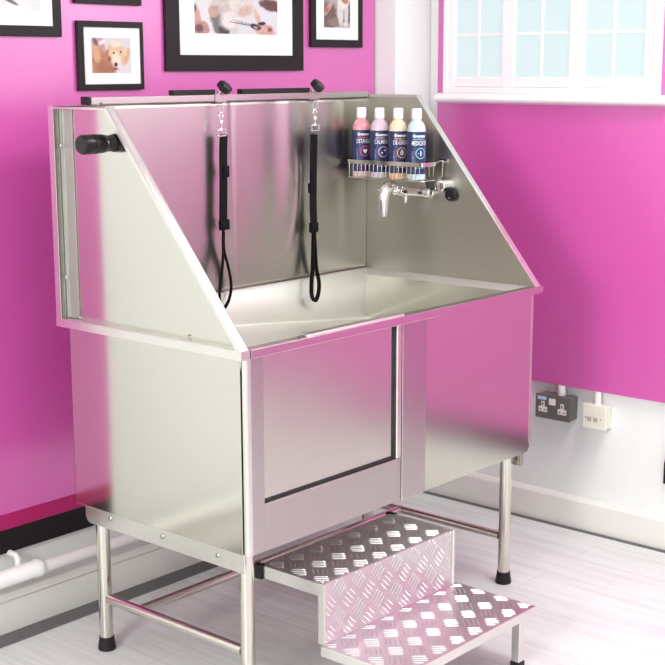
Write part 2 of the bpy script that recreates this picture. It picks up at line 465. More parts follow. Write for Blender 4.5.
# back splash with top lip
def dent(x, z):
    g = lambda c, s_: math.exp(-((x-c)/s_)**2/2)
    fz = sstep(.98, 1.12, z)
    y = .0007*g(.617, .0075)*sstep(.96, 1.02, z)
    y += .0011*g(.80, .028)*fz - .0012*g(.865, .022)*sstep(1.1, 1.3, z) + .0009*g(.985, .018)*sstep(1.2, 1.3, z) - .0010*g(1.06, .030)*sstep(1.15, 1.3, z) + .0007*g(1.13, .018)*fz
    xc = .905-.9*(1.27-z)**2 if z < 1.4 else .89           # the long curved crease left of the second leash
    y -= .0009*math.exp(-((x-xc)/.008)**2/2)*sstep(.99, 1.06, z)*(1-sstep(1.30, 1.40, z))
    y += .0005*math.sin(x*9+z*2)*.6
    return y*2.4
def sstep(a, b, x):
    t = min(1, max(0, (x-a)/(b-a))); return t*t*(3-2*t)
bm = bmesh.new(); nx_, nz_ = 260, 40; gr = []
for j in range(nz_+1):
    z = ZR1+(ZT-ZR1)*j/nz_
    gr.append([bm.verts.new((BL_*i/nx_, .6565+dent(BL_*i/nx_, z), z)) for i in range(nx_+1)])
for j in range(nz_):
    for i in range(nx_): bm.faces.new((gr[j][i], gr[j][i+1], gr[j+1][i+1], gr[j+1][i]))
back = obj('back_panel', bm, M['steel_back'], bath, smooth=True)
so_ = back.modifiers.new('thickness', 'SOLIDIFY'); so_.thickness = .002; so_.offset = -1
for f_ in back.data.polygons[:1]:
    if f_.normal.y > 0: back.data.flip_normals()
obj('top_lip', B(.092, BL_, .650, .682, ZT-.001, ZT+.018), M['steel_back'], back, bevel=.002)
obj('end_cap', B(.080, .0915, .651, .681, ZT-.0005, ZT+.0205), M['rubber'], back, bevel=.002)
screw((.125, .6498, ZT+.004), (0, -1, 0), back, .004); screw((.11, .6498, ZT-.001), (0, -1, 0), back, .004)

# knob on the outside of the left splash panel
bm = bmesh.new()
lathe(bm, (-.002, .473, 1.415), (-1, 0, 0), [(0, .0205), (.012, .0205), (.014, .0225), (.022, .0235), (.030, .0235), (.032, .0225), (.036, .0225), (.038, .0245), (.048, .0245), (.050, .0225), (.054, .0225), (.056, .0245), (.084, .0245), (.089, .0215), (.089, 0)], 36)
obj('outlet_knob', bm, M['plastic_black'], left, smooth=True)

# --- mounting plates under the body
for x0, x1, nm in ((.0055, .0095, 1), (BL_-.0095, BL_-.0055, 0)):
    bm = bmesh.new()
    prism(bm, [(.0205, Z0), (.0205, .379)]+arc(.610, .402, .023, -90, 0, 6)+[(.633, Z0)], 0, x0, x1)
    pl = obj('mounting_plate', bm, M['steel_edge'] if nm else M['steel_tube'], bath, bevel=.001)
    if nm:
        for y, z in ((.527, .411), (.319, .4085), (.114, .406)): screw((.0055, y, z), (-1, 0, 0), pl)
bm = bmesh.new(); tube(bm, [(BL_-.0115, .020, .425), (BL_-.0115, .020, .392)], .006, 10); 
box(bm, BL_-.022, BL_-.004, .016, .022, .385, .4285)
obj('bracket', bm, M['steel_dull'], bath, bevel=.003)
screw((BL_+.0001, .010, .447), (1, 0, 0), bath, .004)

# --- legs
LX, LY = .046, .0536
for x in (LX, BL_-LX):
    for y in (LY, .6115):
        bm = bmesh.new(); tube(bm, [(x, y, .030), (x, y, Z0)], .0187, 28)
        lg = obj('leg', bm, M['steel_tube'], bath, smooth=True)
        bm = bmesh.new(); lathe(bm, (x, y, 0), (0, 0, 1), [(0, .0245), (.004, .0255), (.012, .0245), (.030, .0215), (.038, .0210), (.038, .0195)], 28)
        obj('rubber_foot', bm, M['rubber'], lg, smooth=True)
for x in (LX, BL_-LX):
    bm = bmesh.new(); tube(bm, [(x, LY+.018, .152), (x, .6115-.018, .152)], .0135, 20); obj('stretcher', bm, M['steel_tube'], bath, smooth=True)
bm = bmesh.new(); tube(bm, [(LX+.012, .468, .152), (BL_-LX-.012, .468, .152)], .0135, 20); obj('stretcher', bm, M['steel_tube'], bath, smooth=True)

# --- mixer tap on the right splash panel
bm = bmesh.new()
lathe(bm, (1.19, .500, 1.214), (0, -1, 0), [(0, .010), (.004, .0165), (.020, .0165), (.022, .014), (.028, .014), (.030, .017), (.040, .017), (.042, .0145), (.128, .0145), (.131, .017), (.145, .017), (.148, .012)], 28)
tap = obj('mixer_tap', bm, M['chrome'], bath, smooth=True)
bm = bmesh.new(); box(bm, 1.1745, 1.178, .372, .450, 1.208, 1.220); obj('tap_badge', bm, M['chrome'], tap, bevel=.001)
bm = bmesh.new(); box(bm, 1.1725, 1.1742, .378, .392, 1.2095, 1.2185); obj('tap_mark', bm, M['dark_slot'], tap)
bm = bmesh.new()
pth = smooth_path([(1.190, .492, 1.215), (1.176, .498, 1.226), (1.160, .504, 1.226), (1.147, .506, 1.206), (1.140, .505, 1.172), (1.138, .503, 1.134)], 7)
n_ = len(pth); tube(bm, pth, [.0150+.0060*math.sin(PI*i/(n_-1))-.004*i/(n_-1) for i in range(n_)], 24)
obj('spout', bm, M['chrome'], tap, smooth=True)
bm = bmesh.new(); lathe(bm, (1.190, .455, 1.200), (0, 0, -1), [(0, .007), (.016, .007), (.017, .0045), (.022, .0045), (.022, 0)], 16)
obj('diverter', bm, M['chrome'], tap, smooth=True)
bm = bmesh.new(); lathe(bm, (1.165, .545, 1.216), (0, -1, 0), [(0, .004), (.004, .0055), (.03, .004)], 12); obj('lever', bm, M['chrome'], tap, smooth=True)
for y in (.48, .37):
    bm = bmesh.new(); tube(bm, [(1.195, y, 1.214), (BL_, y, 1.214)], .010, 16); obj('wall_mount', bm, M['chrome'], tap, smooth=True)
# valve with black seal and chrome cap beside the tap
bm = bmesh.new(); lathe(bm, (BL_, .322, 1.238), (-1, 0, 0), [(0, .019), (.045, .019), (.048, .0165), (.050, .0165), (.051, .012), (.052, 0)], 28)
val = obj('control_valve', bm, M['chrome'], bath, smooth=True)
bm = bmesh.new(); lathe(bm, (1.192, .352, 1.244), (-.7, -.3, 0), [(-.012, .018), (0, .0205), (.006, .0190), (.007, 0)], 24); obj('valve_button', bm, M['plastic_black'], val, smooth=True)
bm = bmesh.new(); lathe(bm, (BL_, .306, 1.209), (-1, 0, 0), [(0, .022), (.012, .021), (.016, .016), (.016, 0)], 28); obj('valve_base', bm, M['plastic_black'], val, smooth=True)
bm = bmesh.new(); lathe(bm, (BL_-.014, .306, 1.199), (-1, 0, 0), [(0, .003), (.004, .003), (.004, 0)], 12); obj('valve_screw', bm, M['chrome'], val)

# --- wire basket
bm = bmesh.new()
bx0, bx1, by0, by1 = 1.1215, 1.196, .336, .644
def rrect(z, r=.012):
    pts = []
    for cx, cy, a in ((bx1-r, by1-r, 0), (bx0+r, by1-r, 90), (bx0+r, by0+r, 180), (bx1-r, by0+r, 270)):
        for k in range(4):
            t = math.radians(a+30*k); pts.append((cx+r*math.cos(t), cy+r*math.sin(t), z))
    return pts
top = rrect(0); n4 = len(top)
outer = [bm.verts.new((x, y, 1.3115)) for x, y, z in top]; lower = [bm.verts.new((x, y, 1.2985)) for x, y, z in top]
cx_, cy_ = (bx0+bx1)/2, (by0+by1)/2
ins = lambda x, y: (x+(.0015 if x < cx_ else -.0015), y+(.0015 if y < cy_ else -.0015))
outer2 = [bm.verts.new((*ins(x, y), 1.3115)) for x, y, z in top]; lower2 = [bm.verts.new((*ins(x, y), 1.2985)) for x, y, z in top]
for i in range(n4):
    j = (i+1) % n4
    bm.faces.new((outer[i], outer[j], lower[j], lower[i])); bm.faces.new((outer2[i], lower2[i], lower2[j], outer2[j]))
    bm.faces.new((outer[i], outer2[i], outer2[j], outer[j])); bm.faces.new((lower[i], lower[j], lower2[j], lower2[i]))
bk_ = obj('wire_basket', bm, M['steel_tube'], bath)
bm = bmesh.new(); tube(bm, rrect(1.2545), .0018, 8, closed=True); obj('bottom_wire', bm, M['steel_tube'], bk_, smooth=True)
for k in range(18):
    y = by0+.012+(by1-by0-.024)*k/17
    bm = bmesh.new(); tube(bm, [(bx0+.0025, y, 1.302), (bx0+.001, y, 1.2535), (bx1-.001, y, 1.2535), (bx1-.0025, y, 1.302)], .0013, 6)
    obj('wire', bm, M['steel_tube'], bk_)
for y in (.350, .625):
    bm = bmesh.new(); tube(bm, [(bx1-.002, y, 1.304), (BL_-.004, y, 1.312)], .002, 8)
    tube(bm, [(bx1-.002, y-.006, 1.256), (BL_-.012, y-.010, 1.262), (BL_-.010, y-.012, 1.310)], .0018, 8)
    box(bm, BL_-.006, BL_, y-.024, y+.006, 1.306, 1.318)
    obj('bracket', bm, M['steel_tube'], bk_)

# ================================================================== BOTTLES
FACE = math.radians(236)
def text_mesh(s, size, r, sx, sz, parent_bm, mi, align='CENTER', bold=.0, vertical=False, squeeze=1, fit=None):
    cu = bpy.data.curves.new('t', 'FONT'); cu.body = s; cu.size = size; cu.align_x = align; cu.offset = bold
    cu.resolution_u = 2
    to = bpy.data.objects.new('t', cu); COL.objects.link(to)
    dg = bpy.context.evaluated_depsgraph_get(); dg.update()
    me = bpy.data.meshes.new_from_object(to.evaluated_get(dg))
    vs = []
    if fit: squeeze = fit/(max(v.co.x for v in me.vertices)-min(v.co.x for v in me.vertices))
    for v in me.vertices:
        x, z = v.co.x*squeeze, v.co.y
        if vertical: x, z = -z, x
        x += sx; z += sz
        a = FACE+x/r
        vs.append(parent_bm.verts.new((math.cos(a)*r, math.sin(a)*r, z)))
    for p in me.polygons:
        try: parent_bm.faces.new([vs[i] for i in p.vertices]).material_index = mi
        except ValueError: pass
    bpy.data.objects.remove(to); bpy.data.curves.remove(cu); bpy.data.meshes.remove(me)
def flat_on(bm, polys, r, mi):
    for poly in polys:
        vs = [bm.verts.new((math.cos(FACE+x/r)*r, math.sin(FACE+x/r)*r, z)) for x, z in poly]
        bm.faces.new(vs).material_index = mi
def ringpoly(cx, cz, ra, rb, n=28):
    out = []
    for k in range(n):
        a, b = 2*PI*k/n, 2*PI*(k+1)/n
        out.append([(cx+rb*math.cos(a), cz+rb*math.sin(a)), (cx+rb*math.cos(b), cz+rb*math.sin(b)), (cx+ra*math.cos(b), cz+ra*math.sin(b)), (cx+ra*math.cos(a), cz+ra*math.sin(a))])
    return out
def bar2(x0, z0, x1, z1, w_):
    d = Vector((x1-x0, z1-z0)).normalized()*w_/2; px, pz = -d.y, d.x
    return [(x0+px, z0+pz), (x0-px, z0-pz), (x1-px, z1-pz), (x1+px, z1+pz)]
M['navy'] = P('navy_label', (.022, .032, .115), .3)
M['cap'] = P('white_cap', (.88, .88, .88), .35)
M['txt'] = P('label_white_print', (.85, .86, .90), .4)
M['txt_blue'] = P('label_grey_blue_print', (.25, .32, .50), .4)
def bottle(y, word, liq, base, accent, icon, label):
    x, z = 1.157, 1.2553
    t = thing('shampoo_bottle', label, 'bottle', (x, y, z), 'shampoo bottles in the wire basket')
    r = .0288
    def put(bm): bm.transform(Matrix.Translation((x, y, z))); return bm
    ml = P('bottle_liquid', liq, .16, 0, Transmission_Weight=.15); mb = P('bottle_base', base, .16)
    ma = P('label_accent', accent, .4)
    bm = lathe(bmesh.new(), (0, 0, 0), (0, 0, 1), [(0, .024), (.003, r-.0006), (.017, r), (.018, r), (.148, r), (.158, r*.985), (.168, r*.90), (.177, r*.72), (.183, r*.54), (.186, .0130), (.190, .0128)], 40)
    for f in bm.faces:
        if f.calc_center_median().z < .018: f.material_index = 1
    obj('bottle_body', put(bm), [ml, mb], t, smooth=True)
    bm = lathe(bmesh.new(), (0, 0, 0), (0, 0, 1), [(.187, .0150), (.189, .0158), (.218, .0152), (.2205, .0138), (.2205, 0)], 32)
    obj('cap', put(bm), M['cap'], t, smooth=True)
    rl = r+.0003
    bm = bmesh.new(); lathe(bm, (0, 0, 0), (0, 0, 1), [(.0195, rl), (.150, rl)], 40)
    bmesh.ops.delete(bm, geom=[f for f in bm.faces if len(f.verts) > 4], context='FACES')
    lb = obj('label', put(bm), M['navy'], t, smooth=True)
    rt = rl+.0003
    bm = bmesh.new()
    text_mesh('Groomers', .0125, rt, -.0215, .1330, bm, 0, bold=.0006, align='LEFT', fit=.044)
    text_mesh(word, .0195, rt, -.0245, .1085, bm, 0, bold=.0002, align='LEFT', fit=.0155+.0045*len(word))
    text_mesh('SHAMPOO', .0085, rt, -.0185, .092, bm, 2, vertical=True, align='RIGHT', bold=.0001)
    text_mesh('PERFORMANCE', .0062, rt, -.021, .1250, bm, 1, align='LEFT', squeeze=.85, bold=.0002)
    flat_on(bm, ringpoly(.005, .0835, .0145, .0172), rt, 1)
    for k in range(4): flat_on(bm, [bar2(-.012+k*.010, .0385, -.007+k*.010, .0385, .004)], rt, 1)
    flat_on(bm, [bar2(-.006, .0385, .014, .0385, .0012)], rt, 1)
    c, h = .005, .0835
    if icon == 'plus': flat_on(bm, [bar2(c-.008, h, c+.008, h, .003), bar2(c, h-.008, c, h+.008, .003)], rt, 0)
    if icon == 'spark': flat_on(bm, [bar2(c-.006, h-.007, c+.006, h+.007, .0016), bar2(c+.002, h+.004, c+.008, h+.004, .004), bar2(c-.007, h-.003, c-.002, h-.003, .0035)], rt, 0)
    if icon == 'heart': flat_on(bm, [[(c-.008, h+.002), (c, h-.009), (c+.008, h+.002), (c+.005, h+.007), (c, h+.004), (c-.005, h+.007)]], rt, 0)
    if icon == 'drop':
        flat_on(bm, ringpoly(c, h-.002, .004, .006, 16), rt, 0); flat_on(bm, [bar2(c-.005, h, c, h+.010, .002), bar2(c+.005, h, c, h+.010, .002), bar2(c, h-.006, c, h+.003, .002)], rt, 0)
    obj('label_print', put(bm), [M['txt'], ma, M['txt_blue']], lb)
bottle(.610, 'DETANGLE', (.86, .36, .42), (.80, .60, .62), (.75, .06, .30), 'heart', 'pink shampoo bottle with a navy DETANGLE label, furthest left in the basket')
bottle(.5355, 'CALMING', (.76, .60, .72), (.66, .60, .68), (.70, .40, .65), 'spark', 'lilac shampoo bottle with a navy CALMING label, between the pink and peach bottles')
bottle(.460, 'DE-GREASE', (.92, .76, .52), (.85, .55, .30), (.85, .38, .12), 'drop', 'peach coloured shampoo bottle with a navy DE-GREASE label and orange ring')
bottle(.387, 'MEDICATED', (.62, .84, .84), (.62, .74, .82), (.20, .55, .65), 'plus', 'pale aqua shampoo bottle with a navy MEDICATED label and white cross')

# ================================================================== LEASHES AND CLAMPS
def clamp(xr, x0, x1):
    # bolted on to the top lip, so a part of the bath
    bm = bmesh.new(); z = ZT+.018
    prism(bm, [(.6475, ZT-.004), (.6496, ZT-.004), (.6496, z+.0003), (.6822, z+.0003), (.6822, ZT-.010), (.684, ZT-.010), (.684, z+.0025), (.6475, z+.0025)], 0, xr-.005, xr+.040)
    t = obj('leash_clamp', bm, M['steel_back'], bath, bevel=.0008)
    bm = bmesh.new(); box(bm, x0, x1, .6555, .6765, ZT+.0182, ZT+.0330); obj('arm', bm, M['rubber'], t, bevel=.001)
    a = Vector((xr+.026, .664, z+.003)); d = Vector((.30, -.62, .72)).normalized()
    bm = bmesh.new(); lathe(bm, a, d, [(-.002, .008), (.004, .008), (.0045, .0045), (.012, .0045)], 16); obj('bolt', bm, M['steel_tube'], t, smooth=True)
    bm = bmesh.new()
    o_ = a+d*.011; u, v = frame_of(d); rings = []
    for tt, rr in ((0, .011), (.003, .019), (.006, .0215), (.021, .0215), (.026, .017), (.027, .009)):
        rings.append([bm.verts.new(o_+d*tt+(u*math.cos(2*PI*k/24)+v*math.sin(2*PI*k/24))*rr*(1+.09*math.cos(6*2*PI*k/24))) for k in range(24)])
    for p, q in zip(rings, rings[1:]):
        for k in range(24): bm.faces.new((p[k], p[(k+1) % 24], q[(k+1) % 24], q[k]))
    bm.faces.new(rings[0][::-1]); bm.faces.new(rings[-1])
    obj('clamp_knob', bm, M['plastic_black'], t, smooth=True)
clamp(.550, .390, .552)
clamp(.956, .662, .962)
obj_y = .628
def leash(x, pts_strap, loop, slider, label, wd_):
    t = thing('dog_leash', label, 'leash', (x, obj_y, ZT-.008), 'black loops hanging in the bath')
    y = obj_y
    bm = bmesh.new(); tube(bm, [(x, .6456, ZT-.001), (x, .636, ZT-.003), (x, y-.001, ZT-.008), (x, y+.004, ZT-.014), (x, .6446, ZT-.013)], .0016, 8)
    obj('hook_eye', bm, M['steel_tube'], t, smooth=True)
    bm = bmesh.new(); c = Vector((x+.001, y, ZT-.0215))
    tube(bm, [c+Vector((.010*math.cos(2*PI*k/20), 0, .0135*math.sin(2*PI*k/20))) for k in range(20)], .0014, 8, closed=True)
    obj('ring', bm, M['chrome'], t, smooth=True)
    bm = bmesh.new(); z = ZT-.036
    hk = smooth_path([(x+.001, y, z-.022), (x-.006, y, z-.012), (x-.006, y, z-.002), (x+.001, y, z+.005), (x+.008, y, z-.002), (x+.007, y, z-.010)], 5)
    tube(bm, hk, .0022, 10)
    lathe(bm, (x+.001, y, z-.018), (0, 0, -1), [(0, .0045), (.006, .006), (.016, .0045), (.020, .003), (.026, .0045), (.030, .0045)], 14)
    obj('snap_hook', bm, M['chrome'], t, smooth=True)
    bm = bmesh.new(); z = ZT-.083; w2 = .0175
    tube(bm, [(x-w2+.002, y, z-.016), (x-w2+.002, y, z), (x-w2+.005, y, z+.002), (x+w2-.003, y, z+.002), (x+w2, y, z), (x+w2, y, z-.016), (x-w2+.002, y, z-.016)], .0024, 8)
    obj('buckle', bm, M['chrome'], t, smooth=True)
    sp_ = smooth_path([(a, y, b) for a, b in pts_strap], 6)
    obj('strap', ribbon(bmesh.new(), sp_, .030, .0035, (1, 0, 0)), M['web'], t)
    ca = Vector((1, -.15, 0)).normalized()
    lp = smooth_path([(a, y+c_, b) for a, b, c_ in loop], 6)
    obj('loop', ribbon(bmesh.new(), lp, .016, .005, wd_), M['web'], t)
    for sx_, sz_, w_, h_ in slider: obj('slider', B(sx_-w_/2, sx_+w_/2, y-.006, y+.006, sz_-h_/2, sz_+h_/2), M['web'], t, bevel=.002)
leash(.547, [(.556, 1.412), (.553, 1.36), (.552, 1.30), (.551, 1.25), (.549, 1.19), (.548, 1.135)],
      [(.548, 1.14, 0), (.546, 1.10, 0), (.541, 1.06, -.004), (.526, 1.00, -.010), (.516, .955, -.012), (.523, .922, -.008), (.545, .905, 0), (.572, .925, .006), (.584, .965, .008), (.572, 1.02, .006), (.553, 1.075, .004), (.549, 1.13, 0)],
      [(.561, 1.305, .022, .034), (.552, 1.150, .036, .030)], 'black strap leash with wide end loop, hanging nearer the left splash panel', (.5, .86, 0))
leash(.953, [(.948, 1.398), (.946, 1.33), (.944, 1.26), (.943, 1.18), (.945, 1.12), (.945, 1.09)],
      [(.945, 1.10, 0), (.942, 1.05, 0), (.934, .98, -.004), (.926, .93, -.006), (.927, .895, -.006), (.948, .872, 0), (.970, .890, .005), (.974, .93, .005), (.960, .98, .004), (.950, 1.05, 0), (.946, 1.10, 0)],
      [(.937, 1.232, .026, .030), (.945, 1.108, .034, .030)], 'black strap leash with narrow end loop, hanging nearer the shampoo bottles', (.25, .97, 0))

# ================================================================== STEP
step = thing('bath_step', 'two tread aluminium chequer plate step pushed up to the front of the bath', 'step', (.45, -.1, 0))
def five_bar(bm, w_, h_, place, mi=1):
    """raised tread bars on a w x h sheet, place(u,v,height) -> point"""
    pit = .0775; L_ = .047; gap = .0125
    nu, nv = int(w_/pit)+2, int(h_/pit)+2
    for i in range(-1, nu*2+1):
        for j in range(-1, nv*2+1):
            if (i+j) % 2: continue
            cu_, cv_ = i*pit/2+.020, j*pit/2+.022
            d = Vector((1, -1)).normalized() if i % 2 == 0 else Vector((1, 1)).normalized()
            p = Vector((-d.y, d.x))
            for k in (-1.5, -.5, .5, 1.5):
                c = Vector((cu_, cv_))+p*k*gap
                ll = L_*(.46 if abs(k) < 1 else .42)
                e0, e1 = c-d*ll, c+d*ll
                m2 = .003
                # clip to the sheet
                def ins_(q): return m2 < q.x < w_-m2 and m2 < q.y < h_-m2
                if not ins_(c): continue
                while not ins_(e0): e0 += d*.001
                while not ins_(e1): e1 -= d*.001
                if (e1-e0).length < .008: continue
                md = (e0+e1)/2; wd = .0019; hh = .0018
                base = [e0, e0.lerp(md, .35)-p*wd, md-p*wd*1.1, e1.lerp(md, .35)-p*wd, e1, e1.lerp(md, .35)+p*wd, md+p*wd*1.1, e0.lerp(md, .35)+p*wd]
                vb = [bm.verts.new(place(q.x, q.y, .0001)) for q in base]
                t0, t1 = [bm.verts.new(place(q.x, q.y, hh)) for q in (e0.lerp(md, .3), e1.lerp(md, .3))]
                fs = [(vb[0], vb[1], t0), (vb[1], vb[2], vb[3], t1, t0), (vb[3], vb[4], t1), (vb[4], vb[5], t1), (vb[5], vb[6], vb[7], t0, t1), (vb[7], vb[0], t0)]
                for f in fs: bm.faces.new(f).material_index = mi
def tread(x0, x1, y0, y1, z, lip=.022):
    bm = bmesh.new(); box(bm, x0, x1, y0, y1, z-.0025, z)
    box(bm, x0, x1, y0-.002, y0, z-lip, z)
    five_bar(bm, x1-x0, y1-y0, lambda u, v, h: (x0+u, y0+v, z+h))
    return obj('tread', bm, [M['aluminium'], M['alu_bar']], step)
SX0, SX1 = .178, .718; ZU, ZL = .330, .168; YF = -.082
tread(SX0, SX1, YF, .135, ZU)
tread(.170, .744, -.345, YF-.003, ZL)
bm = bmesh.new(); box(bm, SX0, SX1+.010, YF-.0045, YF-.0022, ZL+.0005, ZU-.001)
five_bar(bm, SX1-SX0, ZU-ZL, lambda u, v, h: (SX0+u, YF-.0046-h, ZL+v))
obj('riser', bm, [M['aluminium'], M['alu_bar']], step)
for xa, xb in ((SX0-.0045, SX0-.0005), (SX1+.0025, SX1+.0105)):
    bm = prism(bmesh.new(), [(.135, ZU-.034), (YF+.012, ZU-.034), (YF+.012, ZL+.0008), (YF-.0095, ZL+.0008), (YF-.0095, ZU-.0003), (.135, ZU-.0003)], 0, xa, xb)
    obj('side_frame', bm, M['alu_edge'], step, bevel=.001)
for xa, xb in ((.1655, .1695), (.7445, .7485)):
    obj('side_frame', prism(bmesh.new(), [(-.347, ZL-.026), (YF-.004, ZL-.026), (YF-.004, ZL-.0002), (-.347, ZL-.0002)], 0, xa, xb), M['alu_edge'], step, bevel=.001)
obj('nosing', B(.1697, .7443, -.3505, -.3472, ZL-.026, ZL-.0003), M['alu_edge'], step, bevel=.001)
bm = B(SX0, SX1, .131, .1345, ZU-.034, ZU-.003)
obj('rear_rail', bm, M['alu_edge'], step, bevel=.001)
for x in (.190, .705):
    bm = bmesh.new(); box(bm, x-.0125, x+.0125, -.335, -.310, .012, ZL-.003); lg = obj('leg', bm, M['alu_edge'], step, bevel=.0015)
    obj('rubber_foot', B(x-.0145, x+.0145, -.337, -.308, 0, .016), M['rubber'], lg, bevel=.002)
for x in (.178, .728): obj('rubber_stop', B(x-.012, x+.006, .120, .150, ZU-.038, ZU+.002), M['rubber'], step, bevel=.003)

# ================================================================== PICTURE FRAMES
def mixc(a, b, t): return tuple(a[i]+(b[i]-a[i])*t for i in range(3))
def sstep(a, b, x):
    t = min(1, max(0, (x-a)/(b-a))); return t*t*(3-2*t)
def hsh(i, j, s=0):
    n = math.sin(i*127.1+j*311.7+s*74.7)*43758.5453; return n-math.floor(n)
def vn(x, y, s=0):
    i, j = math.floor(x), math.floor(y); fx, fy = x-i, y-j
    fx, fy = fx*fx*(3-2*fx), fy*fy*(3-2*fy)
    return (hsh(i, j, s)*(1-fx)+hsh(i+1, j, s)*fx)*(1-fy)+(hsh(i, j+1, s)*(1-fx)+hsh(i+1, j+1, s)*fx)*fy
class Paint:
    def __init__(s, bg): s.ops = []; s.bg = bg
    def e(s, cx, cy, rx, ry, col, rot=0, soft=.15, rough=.15):
        s.ops.append((cx, cy, rx, ry, col, math.radians(rot), soft, rough)); return s
    def at(s, u, v):
        c = s.bg(u, v)
        for k, (cx, cy, rx, ry, col, rot, soft, rough) in enumerate(s.ops):
            dx, dy = u-cx, v-cy
            a = (dx*math.cos(rot)+dy*math.sin(rot))/rx; b = (-dx*math.sin(rot)+dy*math.cos(rot))/ry
            d = math.hypot(a, b)+rough*(vn(u*28, v*28, k)-.5)
            t = 1-sstep(1-soft, 1+soft, d)
            if t > 0:
                g = 1+.22*(vn(u*40, v*40, k+9)-.5)
                c = mixc(c, tuple(min(1, x*g) for x in col), t)
        return c
def srgb(*c): return tuple((x/255/12.92 if x <= 10 else ((x/255+.055)/1.055)**2.4) for x in c)
def print_mesh(x0, x1, z0, z1, y, fn, res=.0021):
    nx, nz = int((x1-x0)/res), int((z1-z0)/res)
    me = bpy.data.meshes.new('photo_print'); vs = []; fc = []
    for j in range(nz+1):
        for i in range(nx+1): vs.append((x0+(x1-x0)*i/nx, y, z0+(z1-z0)*j/nz))
    for j in range(nz):
        for i in range(nx):
            a = j*(nx+1)+i; fc.append((a, a+1, a+nx+2, a+nx+1))
    me.from_pydata(vs, [], fc)
    ca = me.color_attributes.new('Col', 'FLOAT_COLOR', 'POINT')
    for j in range(nz+1):
        for i in range(nx+1):
            c_ = fn(i/nx, j/nz); g_ = .3*c_[0]+.6*c_[1]+.1*c_[2]
            ca.data[j*(nx+1)+i].color = (*[.86*(v*.78+g_*.22) for v in c_], 1)
    me.materials.append(M['print'])
    return me
def picture(label, out, mat, img, fn):
    x0, x1, z0, z1 = out
    t = thing('picture_frame', label, 'picture', ((x0+x1)/2, .93, z0), 'framed photographs on the pink wall')
    bm = bmesh.new(); mx0, mx1, mz0, mz1 = mat
    ring_frame(bm, 1, .917, .9298, (x0, x1, z0, z1), (mx0, mx1, mz0, mz1))
    obj('frame', bm, M['frame_black'], t, bevel=.0012)
    obj('mount', B(mx0, mx1, .922, .929, mz0, mz1), M['mat_white'], t)
    me = print_mesh(*img, .9217, fn)
    o = bpy.data.objects.new('photo_print', me); COL.objects.link(o); o.parent = t; me.transform(Matrix.Translation(-t.location))
wht = lambda u, v: srgb(226, 222, 226)
# golden spaniel head
p = Paint(lambda u, v: mixc(srgb(232, 224, 226), srgb(214, 210, 216), v))
p.e(.12, .80, .22, .25, srgb(205, 150, 150)).e(.10, .88, .05, .12, srgb(110, 80, 70), 20).e(.28, .88, .12, .05, srgb(240, 225, 225), 30)
p.e(.25, .28, .32, .42, srgb(196, 118, 58), 10, .2, .4).e(.12, .55, .10, .25, srgb(222, 160, 110), 10, .2, .4).e(.38, .15, .25, .25, srgb(180, 98, 44), 0, .2, .5)
p.e(.46, .50, .12, .30, srgb(190, 110, 58), -12, .2, .4)
p.e(.63, .58, .20, .34, srgb(232, 190, 140), 6, .2, .3).e(.60, .84, .14, .10, srgb(246, 222, 190), 0, .3, .4)
p.e(.88, .45, .07, .25, srgb(226, 168, 116), -14, .25, .35).e(.84, .62, .06, .15, srgb(238, 196, 150), 0)
p.e(.62, .36, .11, .22, srgb(248, 226, 196), 0, .3).e(.56, .57, .025, .03, srgb(60, 34, 24)).e(.74, .60, .025, .03, srgb(60, 34, 24))
p.e(.60, .24, .045, .07, srgb(58, 34, 34)).e(.60, .12, .05, .03, srgb(120, 70, 50)).e(.44, .40, .025, .07, srgb(90, 60, 50))
picture('small square framed photo of a golden long-eared dog, wide white mount', (.268, .513, 1.539, 1.735), (.290, .503, 1.556, 1.7175), (.320, .467, 1.588, 1.688), p.at)
# grooming scissors photo (cut by the left picture edge)
def bgL(u, v): return mixc(srgb(205, 208, 208), srgb(228, 232, 234), vn(u*5, v*9))
p = Paint(bgL)
p.e(.72, .42, .30, .14, srgb(52, 38, 40), -4, .2, .3).e(.40, .46, .2, .10, srgb(90, 110, 125), -8, .3, .3).e(.12, .42, .18, .10, srgb(120, 150, 170), -14)
p.e(.55, .26, .45, .030, srgb(238, 240, 240), -6).e(.82, .245, .16, .022, srgb(110, 108, 112), -3).e(.50, .25, .20, .025, srgb(130, 120, 110), -8)
p.e(.66, .12, .12, .020, srgb(95, 90, 88), -30).e(.30, .15, .30, .035, srgb(120, 140, 150), 20).e(.88, .22, .07, .05, srgb(190, 190, 190), 0).e(.55, .75, .4, .2, srgb(120, 86, 70), 10)
picture('large framed photo cut off by the left edge of the picture', (-.24, .213, 1.688, 2.05), (-.213, .186, 1.717, 2.021), (-.175, .147, 1.757, 1.985), p.at)
# frame above the spaniel
p = Paint(lambda u, v: srgb(200, 190, 186)).e(.5, .5, .3, .4, srgb(150, 110, 80))
picture('framed picture above the dog photo, only its lower edge in view', (.263, .511, 1.782, 1.978), (.286, .488, 1.805, 1.955), (.318, .456, 1.835, 1.925), p.at)
